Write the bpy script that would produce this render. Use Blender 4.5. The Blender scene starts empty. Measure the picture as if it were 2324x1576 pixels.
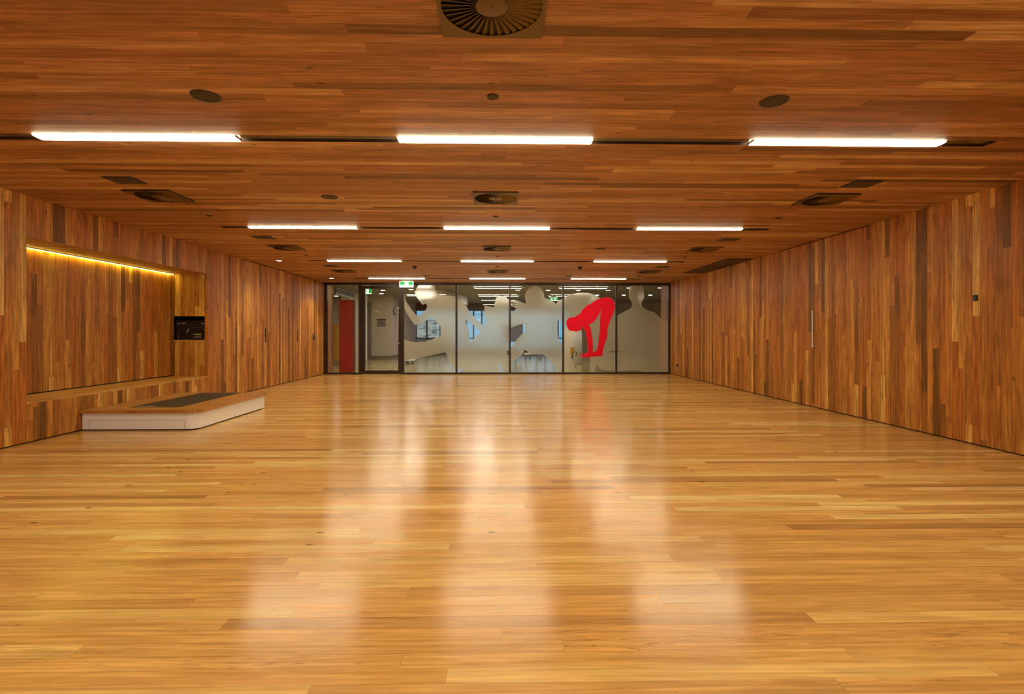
import bpy, bmesh, math, random
from mathutils import Vector, Matrix
from mathutils.geometry import tessellate_polygon
random.seed(7)
S = bpy.context.scene
C = S.collection
PI = math.pi

# ------------------------------------------------------------------ camera, world, exposure
F_PX, PPX, PPY, TAN = 1185.0, 1155.0, 758.0, 24/1185.0
EYE = 1.194
yaw = math.atan(TAN)
cam = bpy.data.cameras.new('camera'); camo = bpy.data.objects.new('camera', cam); C.objects.link(camo)
cam.sensor_width = 36; cam.sensor_fit = 'HORIZONTAL'; cam.lens = F_PX/2324*36
cam.shift_x = (1162-PPX)/2324; cam.shift_y = (PPY-788)/2324
cam.clip_start = .05; cam.clip_end = 200
camo.location = (0, 0, EYE); camo.rotation_euler = (PI/2, 0, -yaw)
S.camera = camo
w = bpy.data.worlds.new('world'); S.world = w; w.use_nodes = True
bg = w.node_tree.nodes['Background']; bg.inputs[0].default_value = (.95, .97, 1., 1); bg.inputs[1].default_value = 1.3
S.view_settings.view_transform = 'Standard'; S.view_settings.look = 'None'
S.view_settings.gamma = 1; S.view_settings.use_curve_mapping = False
S.view_settings.exposure = 0.0
LAMP = 49.0            # radiance of the opal light strips
LAMP_COL = (1, .945, .65)
LOBBY_LAMP = 42.0

XL, XR, YB, YF, H = -5.13, 5.11, -4.2, 15.45, 2.70      # room: left, right, back, glass wall, ceiling

def px_on_y(px, py, Y):                                  # point of the plane y = Y seen at a pixel of the photo
    s, c = math.sin(yaw), math.cos(yaw)
    u = (px-PPX)/F_PX; v = (PPY-py)/F_PX
    dx, dy = u*c+s, c-u*s
    t = Y/dy
    return Vector((dx*t, Y, EYE+v*t))

# ------------------------------------------------------------------ materials
def srgb(r, g, b):
    f = lambda x: (x/255/12.92) if x <= 10.3 else ((x/255+.055)/1.055)**2.4
    return (f(r), f(g), f(b), 1)

class NT:
    def __init__(s, m): s.t = m.node_tree; s.n = s.t.nodes; s.l = s.t.links
    def new(s, typ, **kw):
        n = s.n.new(typ)
        for k, v in kw.items(): setattr(n, k, v)
        return n
    def put(s, sock, v):
        if isinstance(v, bpy.types.NodeSocket): s.l.new(v, sock)
        else: sock.default_value = v
    def math(s, op, a, b=0.0, c=None):
        n = s.new('ShaderNodeMath', operation=op)
        s.put(n.inputs[0], a); s.put(n.inputs[1], b)
        if c is not None: s.put(n.inputs[2], c)
        return n.outputs[0]
    def vec(s, x, y, z):
        n = s.new('ShaderNodeCombineXYZ')
        for i, v in enumerate((x, y, z)): s.put(n.inputs[i], v)
        return n.outputs[0]
    def mix(s, f, a, b, mode='MIX'):
        n = s.new('ShaderNodeMix', data_type='RGBA', blend_type=mode)
        s.put(n.inputs[0], f); s.put(n.inputs[6], a); s.put(n.inputs[7], b)
        return n.outputs[2]
    def ramp(s, f, stops, interp='LINEAR'):
        n = s.new('ShaderNodeValToRGB'); r = n.color_ramp; r.interpolation = interp
        while len(r.elements) < len(stops): r.elements.new(.5)
        for e, (p, c) in zip(r.elements, stops): e.position = p; e.color = c
        s.put(n.inputs[0], f); return n.outputs[0]
    def maprange(s, v, a, b, c, d):
        n = s.new('ShaderNodeMapRange'); s.put(n.inputs[0], v)
        for i, q in enumerate((a, b, c, d)): n.inputs[i+1].default_value = q
        return n.outputs[0]

def mat(name, col, rough=.5, metal=0, emis=None, estr=0, spec=.5, coat=0):
    m = bpy.data.materials.new(name); m.use_nodes = True
    b = m.node_tree.nodes['Principled BSDF']
    b.inputs['Base Color'].default_value = col; b.inputs['Roughness'].default_value = rough
    b.inputs['Metallic'].default_value = metal; b.inputs['Specular IOR Level'].default_value = spec
    b.inputs['Coat Weight'].default_value = coat
    if emis: b.inputs['Emission Color'].default_value = (*emis[:3], 1); b.inputs['Emission Strength'].default_value = estr
    # a little procedural unevenness so that no surface is perfectly flat
    n = NT(m)
    no = n.new('ShaderNodeTexNoise'); no.inputs['Scale'].default_value = 9
    n.l.new(n.new('ShaderNodeTexCoord').outputs['Object'], no.inputs['Vector'])
    r = n.maprange(no.outputs[0], .3, .7, max(0, rough-.04), min(1, rough+.04))
    n.l.new(r, b.inputs['Roughness'])
    return m

def wood(name, u_axis, v_axis, palette, width=.085, length=1.1, rough=.45, spec=.4, grain=.34, seam=.55, bump=.15, seed=0., sat=1.0, coat=0., coat_rough=.1, aniso=0.):
    m = bpy.data.materials.new(name); m.use_nodes = True
    n = NT(m); b = n.n['Principled BSDF']
    geo = n.new('ShaderNodeNewGeometry'); sp = n.new('ShaderNodeSeparateXYZ'); n.l.new(geo.outputs['Position'], sp.inputs[0])
    u = sp.outputs['XYZ'.index(u_axis)]; v = sp.outputs['XYZ'.index(v_axis)]
    vv = n.math('DIVIDE', v, width); row = n.math('FLOOR', vv)
    fr = n.math('SUBTRACT', vv, row)
    wn = n.new('ShaderNodeTexWhiteNoise', noise_dimensions='1D'); n.put(wn.inputs['W'], n.math('ADD', row, seed+.5))
    rr = wn.outputs['Value']
    W = n.math('ADD', n.math('DIVIDE', u, length), n.math('MULTIPLY', rr, 300.))
    vo = n.new('ShaderNodeTexVoronoi', voronoi_dimensions='1D', feature='F1'); n.put(vo.inputs['W'], W); vo.inputs['Scale'].default_value = 1
    vo.inputs['Randomness'].default_value = 1.
    ve = n.new('ShaderNodeTexVoronoi', voronoi_dimensions='1D', feature='DISTANCE_TO_EDGE'); n.put(ve.inputs['W'], W); ve.inputs['Scale'].default_value = 1
    ve.inputs['Randomness'].default_value = 1.
    cs = n.new('ShaderNodeSeparateColor'); n.l.new(vo.outputs['Color'], cs.inputs[0])
    r, g, bl = cs.outputs
    base = n.ramp(r, palette)
    # grain running along the board, different in every board
    gv = n.vec(n.math('MULTIPLY_ADD', u, 1.3, n.math('MULTIPLY', r, 40.)), n.math('MULTIPLY_ADD', v, 55., n.math('MULTIPLY', g, 30.)), n.math('MULTIPLY', bl, 20.))
    g1 = n.new('ShaderNodeTexNoise'); n.put(g1.inputs['Vector'], gv); g1.inputs['Scale'].default_value = 1; g1.inputs['Detail'].default_value = 5; g1.inputs['Roughness'].default_value = .6; g1.inputs['Distortion'].default_value = .5
    gv2 = n.vec(n.math('MULTIPLY_ADD', u, 2.2, n.math('MULTIPLY', g, 70.)), n.math('MULTIPLY_ADD', v, 13., n.math('MULTIPLY', r, 30.)), n.math('MULTIPLY', bl, 9.))
    g2 = n.new('ShaderNodeTexNoise'); n.put(g2.inputs['Vector'], gv2); g2.inputs['Scale'].default_value = 1; g2.inputs['Detail'].default_value = 3; g2.inputs['Distortion'].default_value = 1.2
    k1 = n.maprange(g1.outputs[0], .3, .7, 1-grain, 1+grain*.6)
    k2 = n.maprange(g2.outputs[0], .3, .7, 1-grain*.6, 1+grain*.45)
    col = n.mix(1., base, n.vec(k1, n.math('POWER', k1, 1.15), n.math('POWER', k1, 1.35)), 'MULTIPLY')
    col = n.mix(1., col, n.vec(k2, n.math('POWER', k2, 1.1), n.math('POWER', k2, 1.2)), 'MULTIPLY')
    # dark gum veins
    gv3 = n.vec(n.math('MULTIPLY_ADD', u, .9, n.math('MULTIPLY', bl, 50.)), n.math('MULTIPLY_ADD', v, 26., n.math('MULTIPLY', r, 90.)), g)
    g3 = n.new('ShaderNodeTexNoise'); n.put(g3.inputs['Vector'], gv3); g3.inputs['Scale'].default_value = 1; g3.inputs['Detail'].default_value = 6; g3.inputs['Distortion'].default_value = 2.
    vein = n.math('MULTIPLY', n.maprange(n.math('ABSOLUTE', n.math('SUBTRACT', g3.outputs[0], .5)), 0, .022, 1, 0), n.maprange(g, .55, .85, 0, .55))
    col = n.mix(vein, col, (.06, .022, .007, 1))
    # small knots
    kn = n.new('ShaderNodeTexVoronoi', voronoi_dimensions='2D'); n.put(kn.inputs['Vector'], n.vec(n.math('MULTIPLY', u, 1.1), n.math('MULTIPLY', v, 2.6), 0.)); kn.inputs['Scale'].default_value = 1
    kd = n.maprange(kn.outputs['Distance'], .012, .035, .75, 0)
    ks = n.new('ShaderNodeSeparateColor'); n.l.new(kn.outputs['Color'], ks.inputs[0])
    kk = n.math('MULTIPLY', kd, n.math('GREATER_THAN', ks.outputs[0], .72))
    col = n.mix(kk, col, (.035, .014, .006, 1))
    # joints between boards
    e1 = n.math('MULTIPLY', n.math('MINIMUM', fr, n.math('SUBTRACT', 1., fr)), width)
    e2 = n.math('MULTIPLY', ve.outputs['Distance'], length)
    e = n.math('MINIMUM', e1, e2)
    sm = n.maprange(e, .0004, .0016, seam, 0)
    col = n.mix(sm, col, (.03, .013, .006, 1))
    n.put(b.inputs['Base Color'], col)
    if aniso: b.inputs['Anisotropic'].default_value = aniso; n.put(b.inputs['Tangent'], n.vec(0., 1., 0.))
    n.put(b.inputs['Roughness'], n.maprange(g1.outputs[0], .3, .7, rough-.04, rough+.06))
    b.inputs['Specular IOR Level'].default_value = spec
    b.inputs['Coat Weight'].default_value = coat; b.inputs['Coat Roughness'].default_value = coat_rough
    hgt = n.math('ADD', n.math('MULTIPLY', g1.outputs[0], .25), n.maprange(e, 0, .0025, -1, 0))
    hgt = n.math('ADD', hgt, n.math('MULTIPLY', r, .4))
    bp = n.new('ShaderNodeBump'); bp.inputs['Strength'].default_value = bump; bp.inputs['Distance'].default_value = .001
    n.put(bp.inputs['Height'], hgt); n.l.new(bp.outputs[0], b.inputs['Normal'])
    return m

WALLPAL = [(0., srgb(122, 80, 28)), (.07, srgb(148, 94, 34)), (.2, srgb(178, 112, 44)), (.4, srgb(198, 130, 54)), (.55, srgb(182, 108, 40)), (.72, srgb(194, 132, 56)), (.9, srgb(210, 150, 68)), (1., srgb(228, 178, 94))]
CEILPAL = [(0., srgb(128, 91, 62)), (.1, srgb(160, 114, 79)), (.35, srgb(186, 139, 101)), (.55, srgb(178, 124, 88)), (.8, srgb(202, 155, 114)), (1., srgb(218, 182, 138))]
FLOORPAL = [(0., srgb(182, 132, 74)), (.1, srgb(210, 156, 86)), (.4, srgb(224, 172, 96)), (.6, srgb(222, 164, 90)), (.8, srgb(230, 184, 108)), (1., srgb(238, 200, 128))]
M = {}
M['wall_x'] = wood('timber_boards_on_side_walls', 'Z', 'Y', WALLPAL, length=2.3, rough=.42, spec=.22, seam=.5, grain=.5)
M['wall_y'] = wood('timber_boards_across', 'Z', 'X', WALLPAL, length=2.3, rough=.42, spec=.22, seam=.5, grain=.5, seed=40)
M['ceil'] = wood('timber_boards_on_ceiling', 'X', 'Y', CEILPAL, length=2.2, grain=.42, rough=.45, spec=.25, seam=.3, seed=11)
M['floor'] = wood('polished_timber_floor', 'X', 'Y', FLOORPAL, length=2.0, rough=.185, spec=.38, seed=23, grain=.24, seam=.3, bump=.1, aniso=.45)
M['ledge'] = wood('timber_ledge', 'Y', 'X', [(0., srgb(206, 150, 72)), (1., srgb(222, 170, 92))], width=.11, length=3, rough=.35, seed=5)
M['decktop'] = wood('timber_deck_top', 'X', 'Y', [(0., srgb(178, 118, 54)), (1., srgb(206, 148, 74))], width=.085, length=1.3, rough=.32, seed=9)
M['bronze'] = mat('dark_bronze_frame', srgb(52, 36, 24), .35, .3)
M['bronze_gloss'] = mat('dark_glossy_trim', srgb(60, 42, 18), .15, .0, spec=.6)
M['vent'] = mat('bronze_painted_metal', srgb(106, 80, 30), .4, .2)
M['vent_dark'] = mat('plenum_black', srgb(14, 9, 6), .7)
M['grille'] = mat('dark_grille', srgb(58, 46, 36), .55)
M['black'] = mat('black_plastic', srgb(16, 14, 14), .3)
M['matblack'] = mat('shadow_gap_black', srgb(10, 7, 5), .9)
M['white'] = mat('white_painted_board', srgb(242, 236, 232), .35)
M['steel'] = mat('brushed_steel', srgb(222, 218, 214), .32, .6)
M['rubber'] = mat('dark_mat', srgb(62, 52, 38), .6)
M['opal'] = mat('opal_diffuser', (.9, .9, .9, 1), .5, emis=LAMP_COL, estr=LAMP)
M['disc'] = mat('dull_bronze', srgb(74, 56, 26), .6)
M['near_lamp'] = mat('near_lobby_lamp', (.9, .9, .9, 1), .5, emis=(1, .93, .85), estr=LOBBY_LAMP*.48)  # glow of the hidden strips added to backlight the film
M['led'] = mat('led_strip', (.9, .9, .8, 1), .5, emis=(1, .86, .13), estr=24)
M['dl'] = mat('downlight_lens', (.9, .9, .9, 1), .5, emis=(1, .95, .9), estr=10)
M['lobby_lamp'] = mat('lobby_lamp', (.9, .9, .9, 1), .5, emis=(1, .93, .85), estr=LOBBY_LAMP)
M['sign_green'] = mat('sign_green', srgb(0, 150, 60), .5, emis=srgb(0, 170, 60), estr=.9)
M['sign_white'] = mat('sign_white', (.9, .9, .9, 1), .5, emis=(.95, 1, .97), estr=.95)
M['screen_grey'] = mat('grey_print', srgb(130, 125, 120), .5)
M['lcd'] = mat('green_display', srgb(90, 90, 10), .4, emis=srgb(120, 115, 10), estr=.5)
M['plaster'] = mat('beige_plaster', srgb(196, 184, 160), .8)
M['plaster_pink'] = mat('pinkish_plaster', srgb(196, 176, 164), .8)
M['lobby_ceil'] = mat('grey_lobby_ceiling', srgb(150, 142, 126), .9)
M['skirting'] = mat('grey_skirting', srgb(120, 108, 84), .6)
M['lobby_floor'] = mat('lobby_vinyl_floor', srgb(176, 158, 106), .18)
M['red_panel'] = mat('red_laminate', srgb(190, 34, 20), .45)
M['yellow_ply'] = mat('yellow_ply', srgb(214, 160, 66), .45)
M['brown_bulk'] = mat('brown_bulkhead', srgb(112, 92, 74), .7)
M['frame_grey'] = mat('grey_window_frame', srgb(104, 112, 108), .5)
M['pale'] = mat('pale_column', srgb(226, 222, 214), .7)
M['blue_wall'] = mat('blue_glazed_wall', (.26, .55, .86, 1), .5)
M['yellow_paint'] = mat('yellow_paint', srgb(220, 206, 90), .7)

def special(name, build):
    m = bpy.data.materials.new(name); m.use_nodes = True
    n = NT(m); n.n.remove(n.n['Principled BSDF']); out = n.n['Material Output']
    n.l.new(build(n), out.inputs[0]); return m
def mixs(n, f, a, b):
    x = n.new('ShaderNodeMixShader'); n.put(x.inputs[0], f); n.l.new(a, x.inputs[1]); n.l.new(b, x.inputs[2]); return x.outputs[0]
def shader(n, typ, col, rough=None, **kw):
    x = n.new(typ, **kw); x.inputs['Color'].default_value = col
    if rough is not None: x.inputs['Roughness'].default_value = rough
    return x.outputs[0]
def glass_b(n):
    fr = n.new('ShaderNodeFresnel'); fr.inputs[0].default_value = 1.5
    f = n.math('MULTIPLY', fr.outputs[0], .7)
    return mixs(n, f, shader(n, 'ShaderNodeBsdfTransparent', (.95, .96, .93, 1)), shader(n, 'ShaderNodeBsdfGlossy', (1, 1, 1, 1), .01))
M['glass'] = special('clear_glass', glass_b)
def refr(n, col, rough):
    x = n.new('ShaderNodeBsdfRefraction'); x.inputs['Color'].default_value = col; x.inputs['Roughness'].default_value = rough; x.inputs['IOR'].default_value = 1.12
    return x.outputs[0]
def frost_b(n):
    a = mixs(n, .5, shader(n, 'ShaderNodeBsdfDiffuse', (.82, .76, .60, 1)), shader(n, 'ShaderNodeBsdfTranslucent', (.90, .84, .70, 1)))
    return mixs(n, .6, a, refr(n, (.97, .92, .80, 1), .46))
M['frost'] = special('frosted_vinyl', frost_b)
def red_b(n):
    a = mixs(n, .38, shader(n, 'ShaderNodeBsdfDiffuse', (1.0, .015, .045, 1)), shader(n, 'ShaderNodeBsdfTranslucent', (1., .03, .05, 1)))
    return mixs(n, .06, a, refr(n, (1, .03, .06, 1), .6))
M['red_vinyl'] = special('red_vinyl', red_b)
def weave_b(n):                                           # fine perforated metal
    tc = n.new('ShaderNodeTexCoord'); vo = n.new('ShaderNodeTexVoronoi'); vo.inputs['Scale'].default_value = 160; vo.inputs['Randomness'].default_value = 0
    n.l.new(tc.outputs['Object'], vo.inputs['Vector'])
    p = n.new('ShaderNodeBsdfPrincipled'); p.inputs['Roughness'].default_value = .5
    n.l.new(n.mix(n.maprange(vo.outputs['Distance'], .25, .4, 1, 0), srgb(70, 56, 44), srgb(20, 14, 10)), p.inputs['Base Color'])
    return p.outputs[0]
M['perf'] = special('perforated_metal', weave_b)
def facade_b(n):
    tc = n.new('ShaderNodeNewGeometry'); sp = n.new('ShaderNodeSeparateXYZ'); n.l.new(tc.outputs['Position'], sp.inputs[0])
    no = n.new('ShaderNodeTexNoise'); n.put(no.inputs['Vector'], n.vec(n.math('MULTIPLY', sp.outputs[0], 1.6), 0., n.math('MULTIPLY', sp.outputs[2], 9.))); no.inputs['Scale'].default_value = 1; no.inputs['Detail'].default_value = 3
    p = n.new('ShaderNodeBsdfPrincipled'); p.inputs['Roughness'].default_value = .6
    n.l.new(n.ramp(no.outputs[0], [(.4, srgb(120, 140, 160)), (.5, srgb(225, 232, 232)), (.6, srgb(160, 176, 186))]), p.inputs['Base Color'])
    return p.outputs[0]
M['facade'] = special('rippled_pale_cladding', facade_b)

# ------------------------------------------------------------------ mesh helpers
class MB:
    def __init__(s): s.v = []; s.f = []; s.mi = []
    def add(s, vs, fs, mi=0):
        k = len(s.v); s.v += [tuple(p) for p in vs]; s.f += [tuple(i+k for i in f) for f in fs]; s.mi += [mi]*len(fs)
    def box(s, x0, x1, y0, y1, z0, z1, mi=0, fm=None):
        vs = [(x, y, z) for z in (z0, z1) for y in (y0, y1) for x in (x0, x1)]
        fs = [(0, 2, 3, 1), (4, 5, 7, 6), (0, 1, 5, 4), (2, 6, 7, 3), (0, 4, 6, 2), (1, 3, 7, 5)]   # -z +z -y +y -x +x
        k = len(s.v); s.v += vs
        for i, f in enumerate(fs):
            s.f.append(tuple(q+k for q in f)); s.mi.append(fm[i] if fm else mi)
    def lathe(s, prof, cx=0, cy=0, cz=0, seg=32, mi=0):          # prof: (r, z) pairs, top to bottom or reverse
        vs = []; fs = []
        n = len(prof)
        for i in range(seg):
            a = 2*PI*i/seg
            for r, z in prof: vs.append((cx+r*math.cos(a), cy+r*math.sin(a), cz+z))
        for i in range(seg):
            j = (i+1) % seg
            for k in range(n-1): fs.append((i*n+k, i*n+k+1, j*n+k+1, j*n+k))
        s.add(vs, fs, mi)
    def tube(s, p, q, r, seg=14, mi=0):
        p = Vector(p); q = Vector(q); d = (q-p).normalized()
        a = d.orthogonal().normalized(); b = d.cross(a)
        vs = []
        for o in (p, q):
            for i in range(seg):
                t = 2*PI*i/seg; vs.append(o+a*r*math.cos(t)+b*r*math.sin(t))
        fs = [(i, (i+1) % seg, seg+(i+1) % seg, seg+i) for i in range(seg)]
        fs += [tuple(range(seg))[::-1], tuple(range(seg, 2*seg))]
        s.add(vs, fs, mi)
    def prism(s, pts, z0, z1, mi=0):                             # horizontal outline, extruded up
        n = len(pts)
        vs = [(x, y, z0) for x, y in pts]+[(x, y, z1) for x, y in pts]
        s.add(vs, [tuple(range(n))[::-1], tuple(range(n, 2*n))]+[(i, (i+1) % n, n+(i+1) % n, n+i) for i in range(n)], mi)
    def polyxz(s, loops, y, t=0., mi=0):                         # upright outline with holes in the plane y, thickness t
        L = [[Vector((p[0], 0, p[1])) for p in lp] for lp in loops]
        flat = [p for lp in L for p in lp]
        tr = tessellate_polygon(L)
        s.add([(p.x, y, p.z) for p in flat], [tuple(q) for q in tr], mi)
        if t:
            s.add([(p.x, y+t, p.z) for p in flat], [tuple(q)[::-1] for q in tr], mi)
            for lp in L:
                n = len(lp)
                s.add([(p.x, y, p.z) for p in lp]+[(p.x, y+t, p.z) for p in lp], [(i, (i+1) % n, n+(i+1) % n, n+i) for i in range(n)], mi)
    def build(s, name, mats, parent=None, smooth=False, bevel=0., loc=None):
        me = bpy.data.meshes.new(name); me.from_pydata(s.v, [], s.f)
        if not isinstance(mats, (list, tuple)): mats = [mats]
        for m in mats: me.materials.append(m)
        for p, i in zip(me.polygons, s.mi): p.material_index = i
        bm = bmesh.new(); bm.from_mesh(me); bmesh.ops.remove_doubles(bm, verts=bm.verts, dist=1e-6)
        bmesh.ops.recalc_face_normals(bm, faces=bm.faces); bm.to_mesh(me); bm.free()
        o = bpy.data.objects.new(name, me); C.objects.link(o)
        if parent: o.parent = parent
        if loc: o.location = loc
        if smooth:
            me.shade_smooth()
            md = o.modifiers.new('edges', 'EDGE_SPLIT'); md.split_angle = .6
        if bevel:
            md = o.modifiers.new('bevel', 'BEVEL'); md.width = bevel; md.segments = 2; md.limit_method = 'ANGLE'
        return o

def tag(o, label, cat, group=None, kind=None):
    if label: o['label'] = label
    if cat: o['category'] = cat
    if group: o['group'] = group
    if kind: o['kind'] = kind
    return o
def struct(o, label=None):
    o['kind'] = 'structure'; o['category'] = {'wall': 'wall', 'floo': 'floor', 'ceil': 'ceiling', 'wind': 'window', 'door': 'door', 'trim': 'trim', 'base': 'baseboard'}.get(o.name[:4], 'trim')
    if label: o['label'] = label
    return o
def empty(name, loc, label=None, cat=None, group=None):
    o = bpy.data.objects.new(name, None); C.objects.link(o); o.location = loc; o.empty_display_size = .1
    return tag(o, label, cat, group)
def copy_tree(o, parent=None):
    c = o.copy(); C.objects.link(c)
    if parent: c.parent = parent
    for ch in [x for x in S.objects if x.parent == o]: copy_tree(ch, c)
    return c
def bx(name, m, parent, *a, bevel=0.):
    b = MB(); b.box(*a); return b.build(name, m, parent, bevel=bevel)

# ------------------------------------------------------------------ the room
g = MB(); g.box(XL-.7, XR+.3, YB-.2, YF+.05, -.1, 0); struct(g.build('floor', M['floor']), 'glossy golden timber board floor of the empty hall')

ROWS = [-2.72, .67, 4.06, 7.45, 10.84, 14.27]  # first two rows are out of view, added to light the room
SL, SR, SW = -3.91, 3.90, .063
cb = MB(); y = YB-.2
for ry in ROWS:
    cb.box(XL-.7, XR+.3, y, ry-SW, H, H+.15)
    cb.box(XL-.7, SL, ry-SW, ry+SW, H, H+.15); cb.box(SR, XR+.3, ry-SW, ry+SW, H, H+.15)
    cb.box(SL, SR, ry-SW, ry+SW, H+.09, H+.15)
    y = ry+SW
cb.box(XL-.7, XR+.3, y, YF+.1, H, H+.15)
struct(cb.build('ceiling', M['ceil']), 'timber board ceiling with recessed light channels')

NY0, NY1, NZ0, NZ1, ND = 5.78, 9.32, .45, 2.252, .62      # niche in the left wall
G0 = .014
wl = MB(); T = .12
wl.box(XL-T, XL, YB, NY0, G0, H)
wl.box(XL-T, XL, NY0, NY1, G0, NZ0-.022)
wl.box(XL-T, XL, NY0, NY1, NZ1+.002, H)
wl.box(XL-.04, XL, NY1, 9.78, G0, H); wl.box(XL-T, XL, 9.78, 10.745, G0, H)
wl.box(XL-T, XL, 11.873, 12.57, G0, H-.014)
wl.box(XL-T, XL, 13.703, 14.298, G0, H-.014); wl.box(XL-T, XL, 14.302, YF, G0, H-.014)
struct(wl.build('wall_left', M['wall_x']), 'left wall of vertical timber boards around a wide lit niche')
g = MB(); g.box(XL-T-.02, XL-T+.04, YB, YF, 0, H); g.box(XL-.05, XL-.018, YB, YF, 0, .02)
# keep the niche open
g = MB()
g.box(XL-.05, XL-.02, YB, YF, 0, G0+.002); g.box(XL-.05, XL-.02, 10.745, YF, H-.016, H)
g.box(XL-T-.01, XL-T, 10.7, YF, 0, H)
struct(g.build('trim_1', M['matblack']), 'black shadow gap along the left wall')
# niche lining
XN = XL-ND
nb = MB(); nb.box(XN-.05, XN, NY0-.05, NY1+.05, NZ0+.014, NZ1)
struct(nb.build('wall_niche_back', M['wall_x']), 'timber board back of the lit niche')
nb = MB(); nb.box(XN-.05, XL-.001, NY0-.06, NY0+.004, NZ0, NZ1)
struct(nb.build('wall_niche_near', M['wall_y']))
AX0, AX1, AZ0, AZ1 = XN+.035, XL-.045, 1.085, 1.505          # opening for the sound rack
nb = MB(); nb.box(XN, AX0, NY1-.004, NY1+.06, NZ0, NZ1); nb.box(AX1, XL-.001, NY1-.004, NY1+.06, NZ0, NZ1)
nb.box(AX0, AX1, NY1-.004, NY1+.06, NZ0, AZ0-.016); nb.box(AX0, AX1, NY1-.004, NY1+.06, AZ1, NZ1)
struct(nb.build('wall_niche_far', M['wall_y']), 'timber end of the niche with a rack opening')
nb = MB(); nb.box(XN-.05, XL-.001, NY0-.05, NY1+.05, NZ1, NZ1+.03)
struct(nb.build('ceiling_niche', M['ceil']), 'timber soffit of the niche')
nb = MB(); nb.box(XN-.05, XL+.004, NY0, NY1, NZ0-.022, NZ0)
struct(nb.build('trim_ledge', M['ledge']), 'timber ledge along the bottom of the niche')
nb = MB(); nb.box(XN-.05, XN-.004, NY0-.02, NY1+.05, NZ0, NZ0+.03)
struct(nb.build('trim_niche_gap', M['matblack']))

# doors in the left wall
def wall_door(name, y0, y1, ypull, label):
    r = empty(name, (XL, (y0+y1)/2, 0)); struct(r, label); o = (y0+y1)/2
    b = MB(); b.box(-T, 0, y0-o+.003, y1-o-.003, G0, H-.014)
    b.build('door_leaf', M['wall_x'], r)
    p = MB(); p.box(-.001, .003, ypull-o-.022, ypull-o+.022, 1.005, 1.315); q = p.build('flush_pull', M['black'], r)
    p = MB(); p.box(.003, .005, ypull-o-.012, ypull-o+.012, 1.02, 1.30); p.build('grip_recess', M['matblack'], q)
wall_door('door_1', 10.745, 11.873, 11.616, 'flush timber door in the left wall nearer the niche')
wall_door('door_2', 12.57, 13.703, 13.449, 'flush timber door in the left wall nearer the glass wall')

wr = MB()
wr.box(XR, XR+T, YB, 7.106, G0, H); wr.box(XR, XR+T, 9.34, YF, G0, H)
struct(wr.build('wall_right', M['wall_x']), 'right wall of vertical timber boards')
r = empty('door_3', (XR, 8.2, 0)); struct(r, 'wide flush timber door with a long steel pull in the right wall')
b = MB(); b.box(0, T, 7.106-8.2+.003, 1.14-.003, G0, H-.014); b.build('door_leaf', M['wall_x'], r)
HX = -.065
hb = MB(); hb.tube((HX, .09-.0, .968), (HX, .09, 1.572), .011, 16); hd = hb.build('pull_handle', M['steel'], r, smooth=True)
hd['label'] = 'long brushed steel bar handle'
for z in (1.0, 1.54):
    p = MB(); p.tube((HX, .09, z), (0, .09, z), .009, 12); p.build('standoff', M['steel'], hd, smooth=True)
g = MB(); g.box(XR+.02, XR+.05, YB, YF, 0, G0+.002); g.box(XR+.02, XR+.05, 7.1, 8.2, H-.016, H); g.box(XR+T, XR+T+.01, 7, 9.5, 0, H)
struct(g.build('trim_2', M['matblack']), 'black shadow gap along the right wall')
g = MB(); g.box(XL-.2, -4.2, YB-.12, YB, 0, H); g.box(4.2, XR+.2, YB-.12, YB, 0, H); g.box(-4.2, 4.2, YB-.12, YB, 0, .3); g.box(-4.2, 4.2, YB-.12, YB, 2.45, H); struct(g.build('wall_back', M['wall_y']))
g = MB()
for x in (-4.2, -2.1, 0, 2.1, 4.2): g.box(x-.03, x+.03, YB-.1, YB-.02, .3, 2.45)
g.box(-4.2, 4.2, YB-.1, YB-.02, .3, .35); g.box(-4.2, 4.2, YB-.1, YB-.02, 2.4, 2.45); struct(g.build('window_9', M['bronze']), 'unseen window added behind the camera to light the room')  # unseen rear glazing, added so world light fills the room
PL = bpy.data.lights.new('daylight_portal', 'AREA'); PL.shape = 'RECTANGLE'; PL.size = 8.4; PL.size_y = 2.15; PL.cycles.is_portal = True
po = bpy.data.objects.new('daylight_portal', PL); C.objects.link(po); po.location = (0, YB-.13, 1.375); po.rotation_euler = (PI/2, 0, PI)

# ------------------------------------------------------------------ glass wall
FY0, FY1 = YF-.04, YF+.04
def X(px): return px_on_y(px, 758, YF).x
def Z(py): return px_on_y(1131, py, YF).z
GT, GB = Z(648), Z(845.6)
fr = MB()
fr.box(XL, XR, FY0, FY1, GT, H-.0); fr.box(XL, X(815), FY0, FY1, 0, GB); fr.box(X(917.5), XR, FY0, FY1, 0, GB)
for a, b_ in ((737, 743.2), (814.4, 821.5), (909.5, 917.4), (1034, 1038.2), (1155, 1159), (1276, 1280), (1396.2, 1400), (1516.3, 1522)):
    x0 = max(X(a), XL+.001); x1 = min(X(b_), XR-.001)
    fr.box(x0, x1, FY0, FY1, GB, GT)
fr.box(X(814.4), X(821.5), FY0, FY1, 0, GB+.001); fr.box(X(909.5), X(917.5), FY0, FY1, 0, GB+.001)
struct(fr.build('trim_3', M['bronze']), 'dark bronze frame of the glazed end wall')
panes = [('window_1', 743.2, 814.4, 'narrow clear pane left of the glass door'), ('window_2', 917.4, 1034, 'pane with the boxer silhouette right of the door'),
         ('window_3', 1038.2, 1155, 'pane with two silhouettes meeting'), ('window_4', 1159, 1276, 'pane with the round headed silhouette in the middle'),
         ('window_5', 1280, 1396.2, 'pane with the red bending figure'), ('window_6', 1400, 1516.3, 'pane with the standing head and shoulders silhouette')]
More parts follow.
